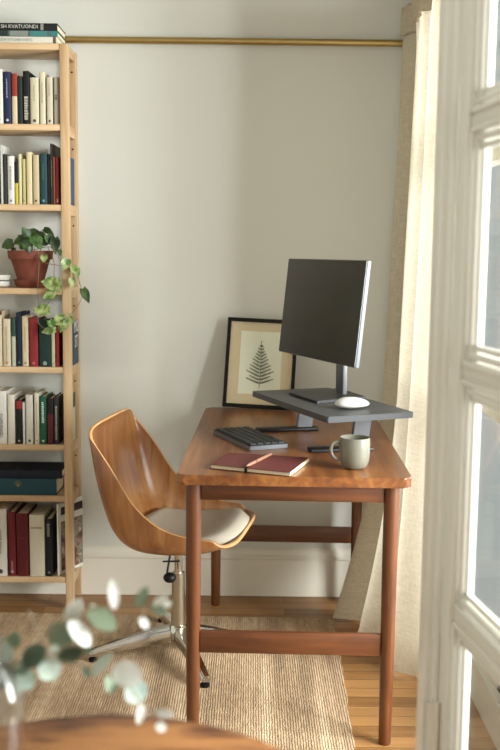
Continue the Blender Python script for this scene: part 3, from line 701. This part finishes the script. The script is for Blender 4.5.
for (fa, fb2, fo_, m) in (((257, 429), (317, 427), .78, M_black), ((309, 449), (371, 447), .80, M_darkmetal)):
    a, b2 = atz(*fa, TZ + .008), atz(*fb2, TZ + .008)
    dd = (b2 - a).normalized(); c = (a + b2) / 2
    bm = BM(); box(bm, (c.x, c.y, TZ + .0055), ((b2 - a).length, .05, .0098), Rz(math.atan2(dd.y, dd.x)), .003); put(bm, 'foot', m, ris)
    p = a + (b2 - a) * fo_
    bm = BM(); lw = .052; cN = Rz(math.atan2(dd.y, dd.x))
    vs = box(bm, (p.x, p.y, (TZ + .0107 + PZ - PT - .0075) / 2), (lw, .016, PZ - PT - .0075 - TZ - .0107), cN, 0)
    for v in vs:
        if v.co.z > TZ + .06: v.co += dd * .012
    bmesh.ops.bevel(bm, geom=bm.edges[:], offset=.002, segments=2, affect='EDGES')
    put(bm, 'upright', M_greymetal, ris)
print('uprights done')

# monitor
mu = V((.40, -.917, 0)).normalized(); mnn = V((-mu.y * -1, 0, 0))
mnn = V((mu.y, -mu.x, 0))          # out of the screen, towards the chair
tilt = math.radians(6)
mup = (V((0, 0, 1)) * math.cos(tilt) - mnn * math.sin(tilt)); mface = (mnn * math.cos(tilt) + V((0, 0, 1)) * math.sin(tilt))
mw, mhh, mt = .497, .298, .013
mc = V((.205, 2.975, 1.163))
mon = thing('monitor', 'large blank dark computer monitor standing on the raised platform', 'monitor', (.26, 3.12, PZ))
Rm = Matrix((mu, mface * -1, mup)).transposed()
def mb(bm, x0, x1, y0, y1, z0, z1, bev=0, seg=2):   # y: depth behind the screen face
    box(bm, mc + Rm @ V(((x0 + x1) / 2, (y0 + y1) / 2, (z0 + z1) / 2)), (x1 - x0, y1 - y0, z1 - z0), Rm, bev, seg)
bm = BM(); mb(bm, -mw / 2, mw / 2, 0, mt, -mhh / 2, mhh / 2, .0025, 3); put(bm, 'casing', M_silver, mon)
bm = BM(); mb(bm, -mw / 2 + .002, mw / 2 - .002, -.0012, 0.0005, -mhh / 2 + .002, mhh / 2 - .002); put(bm, 'screen', M_screen, mon, smooth=False)
bm = BM(); mb(bm, -.13, .13, mt, mt + .022, -.11, .09, .008, 3); put(bm, 'rear_housing', M_darkmetal, mon)
nk = V((.2835, 3.075, 0))
bm = BM(); box(bm, (nk.x, nk.y, PZ + .0115 + .155 / 1), (.048, .016, .31), Rz(math.atan2(mu.y, mu.x)), .003)
hp = mc + Rm @ V((-.03, mt + .02, 0)); 
tube(bm, [hp, (nk.x, nk.y, PZ + .285)], .013, 12)
put(bm, 'neck', M_greymetal, mon)
B0, B1, B2, B3 = [atz(*p, PZ + .007) for p in ((289, 392.5), (317, 401.5), (366, 396.5), (339, 388))]
bm = BM(); prism(bm, [(p.x, p.y) for p in (B0, B1, B2, B3)], PZ + .0006, PZ + .0075, .002); put(bm, 'base', M_darkmetal, mon)

# mouse
mp_ = atz(352, 405, PZ + .01)
bm = BM(); bmesh.ops.create_uvsphere(bm, u_segments=28, v_segments=16, radius=1)
for v in bm.verts:
    x, y, z = v.co; v.co = V((x * .052, y * .030 * (1 - .12 * x), (z if z > 0 else z * .55) * .021 * (1 - .15 * x)))
bmesh.ops.rotate(bm, cent=(0, 0, 0), matrix=Rz(math.radians(12)), verts=bm.verts)
zmin = min(v.co.z for v in bm.verts); 
for v in bm.verts: v.co += V((mp_.x, mp_.y, PZ + .0008 - zmin))
mouse = tag(put(bm, 'computer_mouse', M_white), 'white rounded computer mouse lying on the dark platform', 'mouse')
bm = BM(); box(bm, (mp_.x - .012, mp_.y, PZ + .0312), (.03, .004, .003), Rz(math.radians(12)), .001); put(bm, 'scroll_wheel', plain('mouse_wheel', 'b5b2aa', .5), mouse)

# ------------------------------------------------------------------ keyboard
K0, K1, K2 = atz(249, 449, TZ + .006), atz(212.7, 432, TZ + .006), atz(285, 446, TZ + .006)
kl = (K1 - K0); kl.z = 0; kd = kl.normalized(); kn = V((kd.y, -kd.x, 0)); kw = .128; kL = kl.length
print('kb', kL, (K2 - K0).dot(kn), (K2 - K0).dot(kd))
kc = K0 + kd * kL / 2 + kn * kw / 2; ka = math.atan2(kd.y, kd.x)
kb = thing('keyboard', 'dark compact computer keyboard lying on the desk', 'keyboard', (kc.x, kc.y, TZ))
bm = BM(); prism(bm, round_rect(kc.x, kc.y, kL, kw, .006, ka), TZ + .0008, TZ + .013, .002); put(bm, 'case', M_silver, kb)
bm = BM(); prism(bm, round_rect(kc.x, kc.y, kL - .004, kw - .004, .006, ka), TZ + .0128, TZ + .0145, .0005); put(bm, 'plate', M_black, kb)
rows, cols = 5, 14; px_, py_ = (kL - .014) / cols, (kw - .014) / rows
RK = Rz(ka)
for r in range(rows):
    spans = []; c_ = 0
    if r == 4: widths = [1.3, 1, 1.3, 6, 1.2, 1.2, 1, 1]
    elif r == 0: widths = [1] * 13 + [1]
    elif r == 1: widths = [1.5] + [1] * 12 + [.5]
    elif r == 2: widths = [1.75] + [1] * 11 + [1.25]
    else: widths = [2.2] + [1] * 10 + [1.8]
    for w_ in widths:
        cx = -kL / 2 + .007 + (c_ + w_ / 2) * px_; cy = kw / 2 - .007 - (r + .5) * py_
        p = kc + RK @ V((cx, cy, 0)); bm = BM()
        vs = box(bm, (p.x, p.y, TZ + .0170), (w_ * px_ - .003, py_ - .003, .0050), RK, 0)
        for v in vs:
            if v.co.z > TZ + .017: v.co = v.co.lerp(V((p.x, p.y, v.co.z)), .1)
        put(bm, 'key', M_keys, kb, smooth=False); c_ += w_

# ------------------------------------------------------------------ notebook and pen
nb = [atz(*p, TZ + .013) for p in ((209.6, 464.2), (289.5, 472.3), (309, 457.5), (228.5, 452.3))]
nbk = thing('notebook', 'maroon notebook with an elastic strap lying closed on the desk', 'notebook', ((nb[0].x + nb[2].x) / 2, (nb[0].y + nb[2].y) / 2, TZ))
def quad(bm, P, z0, z1, inset=0, bev=0.0):
    c = sum((V((p.x, p.y)) for p in P), V((0, 0))) / 4
    prism(bm, [tuple(V((p.x, p.y)) + (c - V((p.x, p.y))).normalized() * inset) for p in P], z0, z1, bev)
bm = BM(); quad(bm, nb, TZ + .0008, TZ + .0022, 0, .0004); quad(bm, nb, TZ + .0112, TZ + .0128, 0, .0005)
bm2 = BM(); quad(bm2, nb, TZ + .0022, TZ + .0112, .004)
for v in bm2.verts:
    if v.co.x > .05: v.co.x += .004
put(bm, 'cover', M_maroon, nbk); put(bm2, 'pages', plain('notebook_pages', 'dccfae', .9, var=.08, scale=200), nbk, smooth=False)
f_ = .46
sa = nb[0].lerp(nb[1], f_); sb = nb[3].lerp(nb[2], f_); sd = (sb - sa).normalized()
bm = BM(); c = (sa + sb) / 2; box(bm, (c.x, c.y, TZ + .0068), ((sb - sa).length + .004, .007, .0140), Rz(math.atan2(sd.y, sd.x)), .0006); put(bm, 'elastic_strap', M_black, nbk)
pn0, pn1 = atz(246.5, 465.5, TZ + .020), atz(271, 453.5, TZ + .020)
pen = thing('pen', 'slim rose gold pen resting on the maroon notebook', 'pen', (((pn0 + pn1) / 2).x, ((pn0 + pn1) / 2).y, TZ + .014))
pd = (pn1 - pn0).normalized(); zpen = TZ + .0186; A_ = V((pn0.x, pn0.y, zpen)); B_ = V((pn1.x, pn1.y, zpen))
bm = BM(); tube(bm, [A_, A_ + pd * .008, A_ + pd * .02, A_ + pd * .1, B_ - pd * .0], [.001, .0022, .0044, .0044, .0040], 14); put(bm, 'barrel', M_rose, pen)
bm = BM(); tube(bm, [A_ + pd * .060, A_ + pd * .066], .0047, 14); put(bm, 'ring', M_chrome, pen)
bm = BM(); box(bm, A_ + pd * .1 + V((0, 0, .0062)), (.045, .0025, .0012), Rz(math.atan2(pd.y, pd.x))); put(bm, 'clip', M_chrome, pen)

# ------------------------------------------------------------------ mug
mg = atz(353.5, 471, TZ); mg.y += .036; mg.x = at(354.5, 455, mg.y).x
mug = thing('mug', 'grey green stoneware mug standing at the front of the desk', 'mug', (mg.x, mg.y, TZ))
R_ = .0415; mhg = .086
bm = BM(); lathe(bm, [(0, .003), (.020, .003), (.022, .0008), (.026, .001), (.034, .008), (.0395, .022), (R_, .042), (R_, .070), (.0405, mhg - .001), (.0395, mhg), (.0383, mhg - .001), (.0383, .05), (.036, .022), (.028, .011), (0, .009)], (mg.x, mg.y, TZ), 48); put(bm, 'body', M_stone, mug)
hd = V((-1, -.18, 0)).normalized(); hb = V((mg.x, mg.y, TZ))
bm = BM(); P = [(.0385, .068), (.050, .073), (.062, .068), (.066, .052), (.061, .036), (.050, .027), (.0385, .025)]
PP = [catmull(P, i / 4) for i in range((len(P) - 1) * 4 + 1)]
tube(bm, [hb + hd * r + V((0, 0, z)) for r, z in PP], .0048, 12); put(bm, 'handle', M_stone, mug)
bm = BM(); lathe(bm, [(0, .066), (.0385, .066), (.0380, .0645), (0, .0645)], (mg.x, mg.y, TZ), 32); put(bm, 'coffee', plain('coffee', '3a2616', .15, var=0), mug)

# ------------------------------------------------------------------ chair
CX, CY = -0.228, 3.18; CR = math.radians(-10)
chair = thing('desk_chair', 'bent walnut shell swivel chair with oatmeal seat pad at the desk', 'chair', (CX, CY, 0))
ST = [(-.236, .797, -.240, .797, .205), (-.247, .762, -.228, .758, .224), (-.243, .67, -.165, .672, .238), (-.222, .56, -.105, .580, .243), (-.186, .457, -.055, .527, .243),
      (-.128, .404, .005, .490, .241), (-.03, .392, .08, .471, .238), (.09, .404, .150, .464, .232), (.216, .447, .198, .449, .212)]
RC = Rz(CR)
def shell_pt(v, t, off=0.0):
    def base(v, t):
        cx, cz, rx, rz_, w_ = catmull(ST, max(0, min(len(ST) - 1, v)))
        a = abs(t); k = a ** 3.4; yy = w_ * (1 - (1 - a) ** (1.9 if v > 1 else 1.2 + .7 * max(v, 0))) * (1 if t >= 0 else -1)
        return V((cx + (rx - cx) * k, yy, cz + (rz_ - cz) * k))
    p = base(v, t)
    if off:
        e = .02; du = base(min(v + e, 8), t) - base(max(v - e, 0), t); dt = base(v, min(1, t + e)) - base(v, max(-1, t - e))
        n = dt.cross(du).normalized()
        if n.z + n.x < 0: n = -n
        p = p + n * off
    return V((CX + .014, CY, 0)) + RC @ p
bm = BM(); NV, NT = 60, 48
def rv(i, t):
    q = 1 - math.sqrt(max(0, 1 - abs(t) ** 3.6))
    lo, hi = 1.45 * q, 8 - 1.1 * q
    return lo + (hi - lo) * i / NV
def tt(j): return math.sin(PI / 2 * (-1 + 2 * j / NT))
grid(bm, [[shell_pt(rv(i, tt(j)), tt(j)) for j in range(NT + 1)] for i in range(NV + 1)])
sh = put(bm, 'shell', [M_shell, M_ply], chair, angle=80)
so = sh.modifiers.new('thickness', 'SOLIDIFY'); so.thickness = 0.011; so.offset = 0; so.material_offset_rim = 1
# seat pad following the shell
bm = BM(); lay = []
n1, n2 = 26, 24
def pad(i, j, topf):
    a, b_ = -1 + 2 * i / n1, -1 + 2 * j / n2
    # square to disc for rounded outline
    x_ = a * math.sqrt(1 - b_ * b_ / 2.6); y_ = b_ * math.sqrt(1 - a * a / 2.6)
    v = 6.15 + x_ * 1.8; t = y_ * .78
    e = max(0, 1 - max(abs(a), abs(b_)) ** 5)
    return shell_pt(v, t, .008 + (.042 * e ** .5 if topf else 0))
top = grid(bm, [[pad(i, j, True) for j in range(n2 + 1)] for i in range(n1 + 1)])
bot = grid(bm, [[pad(i, j, False) for j in range(n2 + 1)] for i in range(n1 + 1)])
bmesh.ops.remove_doubles(bm, verts=bm.verts, dist=0.0005)
put(bm, 'seat_pad', M_cushion, chair, angle=70)
bm = BM(); lathe(bm, [(0, .368), (.075, .368), (.095, .376), (.10, .388), (.085, .392), (0, .392)], (CX, CY, 0), 32); put(bm, 'seat_plate', M_black, chair)
bm = BM(); tube(bm, [(CX, CY, .10), (CX, CY, .265), (CX, CY, .285)], [.024, .021, .0205], 28); put(bm, 'column', M_steel, chair)
bm = BM(); tube(bm, [(CX, CY, .285), (CX, CY, .368)], .0135, 20); put(bm, 'gas_lift', M_chrome, chair)
bm = BM(); tube(bm, [(CX - .02, CY - .06, .372), (CX - .024, CY - .075, .35), (CX - .030, CY - .08, .31), (CX - .028, CY - .08, .295)], .0035, 8); tube(bm, [(CX - .045, CY - .08, .345), (CX + .01, CY - .075, .345)], .003, 8)
lv = put(bm, 'lever', M_black, chair)
bm = BM(); bmesh.ops.create_uvsphere(bm, u_segments=16, v_segments=10, radius=.021, matrix=Matrix.Translation((CX - .022, CY - .08, .292)) @ Matrix.Diagonal((1, 1, .8, 1))); put(bm, 'knob', M_black, lv)
bm = BM(); lathe(bm, [(0, .052), (.020, .052), (.034, .058), (.038, .075), (.036, .098), (.026, .108), (0, .108)], (CX, CY, 0), 32); put(bm, 'hub', M_chrome, chair)
for k in range(4):
    a = math.radians((197, 291, 4, 106)[k]); d = V((math.cos(a), math.sin(a), 0)); s_ = V((-d.y, d.x, 0)); R = .296
    c0 = V((CX, CY, 0)); bm = BM(); rows_ = []
    for (r, zt_, hh, ww) in ((.030, .106, .054, .052), (.10, .096, .046, .048), (.20, .074, .036, .040), (.27, .056, .026, .034), (R, .047, .018, .028)):
        p = c0 + d * r
        rows_.append([p + s_ * (ww / 2 * .6) + V((0, 0, zt_)), p - s_ * (ww / 2 * .6) + V((0, 0, zt_)), p - s_ * (ww / 2) + V((0, 0, zt_ - hh * .4)), p - s_ * (ww / 2 * .8) + V((0, 0, zt_ - hh)), p + s_ * (ww / 2 * .8) + V((0, 0, zt_ - hh)), p + s_ * (ww / 2) + V((0, 0, zt_ - hh * .4))])
    rr = [r + [r[0]] for r in rows_]
    vs = [[bm.verts.new(p) for p in r] for r in rows_]
    for A1, B1_ in zip(vs, vs[1:]):
        for i in range(6): bm.faces.new((A1[i], A1[(i + 1) % 6], B1_[(i + 1) % 6], B1_[i]))
    bm.faces.new(vs[0]); bm.faces.new(vs[-1][::-1])
    bmesh.ops.bevel(bm, geom=bm.edges[:], offset=.0025, segments=2, affect='EDGES')
    lg = put(bm, 'base_leg', M_chrome, chair)
    q = c0 + d * (R - .014); bm = BM(); lathe(bm, [(0, .0115), (.013, .0115), (.015, .014), (.015, .020), (.006, .024), (.006, .034), (0, .034)], (q.x, q.y, 0), 20); put(bm, 'glide', M_black, lg)

# ------------------------------------------------------------------ curtain
cur = thing('curtain', 'long cream linen curtain hanging to the floor at the window', 'curtain', (.53, 3.3, 0))
def cur_pt(u, s):           # u: 0 near, 1 towards the back wall; s: 0 top, 1 floor
    y = 2.99 + (3.67 - 2.99) * u
    z = 2.150 - s * 2.142
    amp = .034 + .050 * max(s, 0) ** 1.6
    ph = 2 * PI * (2.4 * u + .10 * math.sin(2.4 * s + 4 * u)) + .5
    x = .572 - amp * (0.5 - 0.5 * math.cos(ph)) - .010 * math.sin(ph * 1.7 + 1) - .010 * u * min(1, s * 2.5)
    k = max(0, (s - .55) / .45)
    x -= .150 * k ** 2.0 * u ** 1.2 + .012 * s
    y += -.03 * k ** 2 * math.sin(ph * .5) - .13 * k * u
    z += .010 * math.sin(ph) * k if s > .98 else 0
    if s < .06: x -= .010 * (1 - s / .06) * math.sin(2 * PI * 9 * u)
    return V((x, y, max(z, .004)))
bm = BM(); grid(bm, [[cur_pt(j / 110, i / 90) for j in range(111)] for i in range(91)])
o = put(bm, 'cloth', M_linen, cur, angle=180)
bm = BM()
def head_pt(u, s):
    p = cur_pt(u, s); p.x -= .0065; p.z += .004 * math.sin(2 * PI * 4.5 * u); return p
grid(bm, [[head_pt(j / 90, -.02 + .046 * i / 8) for j in range(91)] for i in range(9)])
o = put(bm, 'header_tape', M_linen, cur, angle=180)
so = o.modifiers.new('thickness', 'SOLIDIFY'); so.thickness = 0.004
crz = 2.175
crod = thing('curtain_rod', 'dark curtain rod above the linen curtain', 'rod', (.60, 3.2, crz))
bm = BM(); tube(bm, [(.605, 1.95, crz), (.605, WY - .002, crz)], .009, 14); put(bm, 'tube', M_black, crod)

# ------------------------------------------------------------------ glazed door, open, and its jamb
JY = 1.70
j0 = at(427.5, 375, JY + .06).x
bm = BM()
bx(bm, j0, j0 + .020, JY, JY + .06, 0, CZ, .003); bx(bm, j0 + .012, j0 + .025, JY - .010, JY + .05, 0, CZ, .004)
struct(put(bm, 'trim_1', M_door))
hx, hy = j0 + .0262, JY - .002
dd = V((.139, -1, 0)).normalized(); dn = V((-dd.y * -1, dd.x * -1, 0)); dn = V((-1 * -dd.y, 0, 0))
dn = V((dd.y, -dd.x, 0))      # face of the leaf towards the desk side (-x)
DW, DT = .72, .04
Rd = Matrix((dd, dn * -1, V((0, 0, 1)))).transposed()
dorg = V((hx, hy, 0))
door = bpy.data.objects.new('door_1', None); C.objects.link(door); door.location = (hx + dd.x * DW / 2, hy + dd.y * DW / 2, 0); struct(door)
def db(bm, x0, x1, y0, y1, z0, z1, bev=0, seg=2):   # x along leaf from hinge, y through thickness from the camera-side face
    box(bm, dorg + Rd @ V(((x0 + x1) / 2, (y0 + y1) / 2, (z0 + z1) / 2)), (x1 - x0, y1 - y0, z1 - z0), Rd, bev, seg)
st_ = .046
def zpx(py): return at(463, py, JY - .09).z
mz = [zpx(623), zpx(375), zpx(117)]; step = (mz[2] - mz[0]) / 2; mz = [mz[0] - step] + mz + [mz[2] + step]
mz = [z for z in mz if z > .1]
zt_door = mz[-1]
bm = BM(); db(bm, 0, st_, 0, DT, .01, zt_door + .10, .002); db(bm, DW - st_, DW, 0, DT, .01, zt_door + .10, .002)
db(bm, st_, DW - st_, 0, DT, .01, .16, .002); db(bm, st_, DW - st_, 0, DT, zt_door, zt_door + .10, .002)
put(bm, 'stile_frame', M_door, door)
bm = BM(); vm = DW / 2
edges = [.16] + [z for z in mz if .3 < z < zt_door - .05] + [zt_door]
for z in edges[1:-1]: db(bm, st_, DW - st_, .006, DT - .006, z - .011, z + .011, .004)
db(bm, vm - .011, vm + .011, .006, DT - .006, .16, zt_door, .004)
put(bm, 'muntin', M_door, door)
bm = BM()
for a, b_ in zip(edges, edges[1:]):
    for (x0, x1) in ((st_, vm - .011), (vm + .011, DW - st_)):
        za, zb = a + .010, b_ - .010
        for k, (ins, y0) in enumerate(((0, .003), (.014, .008), (.027, .014))):
            t = .010
            for (p0, p1, q0, q1) in ((x0 + ins, x0 + ins + t, za, zb), (x1 - ins - t, x1 - ins, za, zb), (x0, x1, za + ins, za + ins + t), (x0, x1, zb - ins - t, zb - ins)):
                db(bm, p0, p1, y0, DT - y0, q0, q1, .002, 1)
put(bm, 'glazing_bead', M_door, door)
for a, b_ in zip(edges, edges[1:]):
    for (x0, x1) in ((st_ + .030, vm - .04), (vm + .04, DW - st_ - .030)):
        bm = BM(); db(bm, x0, x1, DT / 2 - .002, DT / 2 + .002, a + .033, b_ - .033); put(bm, 'pane', M_glass, door, smooth=False)
bm = BM(); hz = at(438, 728, JY - .02).z
for z in (hz, 1.9):
    tube(bm, [(hx - .004, hy - .012, z - .045), (hx - .004, hy - .012, z + .045)], .006, 12)
    bx(bm, hx - .022, hx - .005, hy - .0125, hy - .0105, z - .042, z + .042)
put(bm, 'hinge', M_trimw, door)

# ------------------------------------------------------------------ round table, vase, eucalyptus
TCX, TCY, TR = -.168, .92, .305
RT = thing('round_table', 'round wooden table edge in the near foreground under the eucalyptus vase', 'table', (TCX, TCY, 0))
bm = BM(); lathe(bm, [(0, .712), (.290, .712), (.302, .718), (TR, .728), (.303, .737), (.297, .74), (0, .74)], (TCX, TCY, 0), 96); put(bm, 'tabletop', M_round, RT)
bm = BM(); lathe(bm, [(0, .01), (.18, .01), (.18, .02), (.05, .04), (.03, .08), (.025, .4), (.03, .68), (.09, .7115), (0, .7115)], (TCX, TCY, 0), 40)
put(bm, 'pedestal', M_teak_v, RT)
VY = 1.04
vx = at(-12, 720, VY).x; vr = at(24, 720, VY).x - vx; vzt = at(0, 664, VY).z
vase = thing('vase', 'clear glass vase at the left edge of the round table', 'vase', (vx, VY, .7405))
m_g, nt, b_ = nodes_of('vase_glass'); b_.inputs['Transmission Weight'].default_value = 1; b_.inputs['Roughness'].default_value = 0.02; b_.inputs['IOR'].default_value = 1.45; b_.inputs['Base Color'].default_value = (.93, .95, .95, 1)
hb_ = vzt - .7405; vr2 = vr
bm = BM(); lathe(bm, [(0, .0006), (vr * .8, .0006), (vr, .008), (vr2, hb_ * .45), (vr * .97, hb_ * .75), (vr * .72, hb_ * .93), (vr * .45, hb_ * 1.0), (vr * .42, hb_ * 1.12), (vr * .48, hb_ * 1.2), (vr * .44, hb_ * 1.2), (vr * .38, hb_ * 1.12), (vr * .4, hb_ * .99), (vr * .68, hb_ * .9), (vr * .93, hb_ * .73), (vr * .95, hb_ * .45), (vr * .95, .014), (vr * .75, .008), (0, .008)], (vx, VY, .7405), 40)
put(bm, 'body', m_g, vase)
euc = thing('eucalyptus_spray', 'pale silvery eucalyptus branches reaching right out of the glass vase', 'branch', (vx, VY, .76))
M_e = {'w': leaf_mat('eucalyptus_white', 'd6dace', 'eceee4', .5), 'p': leaf_mat('eucalyptus_pale', 'a3b5a4', 'c0ccbc', .5), 'g': leaf_mat('eucalyptus_green', '66765c', '7c8c70', .55), 'd': leaf_mat('eucalyptus_dark', '3a4a35', '4a5c42', .6), 'b': leaf_mat('eucalyptus_blue', '9db0a6', 'b4c3b8', .5)}
EL = [(73.8, 612, 27, 14, 65, 'w'), (80, 633.5, 29, 15, -50, 'w'), (61, 634, 26, 22, 60, 'g'), (34, 656, 26, 18, 40, 'd'), (70, 655, 27, 13, 25, 'd'), (2, 654, 24, 18, 100, 'p'), (49.5, 669, 22, 20, -60, 'p'),
      (24, 679, 22, 17, -40, 'p'), (3, 676, 24, 18, 10, 'd'), (54, 650, 10, 8, 60, 'p'), (113.6, 595, 29, 9, 93, 'w'), (142, 597, 21, 10, 68, 'g'), (160, 600, 17, 6, 42, 'w'), (102, 619, 30, 18, -32, 'g'),
      (159, 610, 16, 8, -10, 'g'), (93, 607, 6, 5, 0, 'w'), (167, 604, 8, 5, 10, 'w'), (144, 623, 11, 7, -50, 'w'), (101, 665, 27, 9, 50, 'p'), (127, 674, 28, 20, -15, 'w'), (111, 684, 19, 14, -70, 'g'),
      (136, 692, 22, 20, -60, 'b'), (140.6, 714, 23, 8, 80, 'w'), (163, 713.6, 19, 7, -3, 'w'), (161, 727, 10, 8, -30, 'w'), (86, 672, 12, 6, -60, 'd'), (14, 640, 16, 12, 70, 'g'), (20, 668, 18, 12, -20, 'd'), (88, 650, 9, 6, 20, 'g')]
EY = 1.10
for (px, py, ln, wd, a, k) in EL:
    Y = EY + random.uniform(-.03, .05); c = at(px, py, Y); a = math.radians(a)
    bm = BM(); leaf(bm, c, ln * Y / F * 1.15, wd * Y / F * 1.3, (math.cos(a), random.uniform(-.2, .2), math.sin(a)), (random.uniform(.0, .9), -1, random.uniform(.2, .9)), False, cup=.06)
    put(bm, 'leaf', M_e[k], euc)
bm = BM()
for pts in ([(-8, 740, 1.04), (-2, 690, 1.05), (12, 668, 1.08), (40, 660, 1.1), (63, 662, 1.1), (88, 667, 1.1), (110, 676, 1.1), (130, 688, 1.1), (140, 702, 1.1), (158, 716, 1.1)],
            [(-14, 740, 1.04), (-10, 690, 1.05), (10, 662, 1.07), (40, 640, 1.1), (66, 622, 1.11), (93, 609, 1.12), (120, 606, 1.12), (145, 605, 1.12), (168, 603, 1.12)],
            [(40, 640, 1.1), (33, 620, 1.1), (28, 610, 1.1)], [(40, 660, 1.1), (60, 650, 1.1), (78, 640, 1.1)], [(112, 606, 1.12), (113, 600, 1.12)], [(143, 605, 1.12), (144, 622, 1.12)]):
    pxtube(bm, pts, 0.0011)
put(bm, 'stem', plain('eucalyptus_stem', '8a7a62', .7), euc)
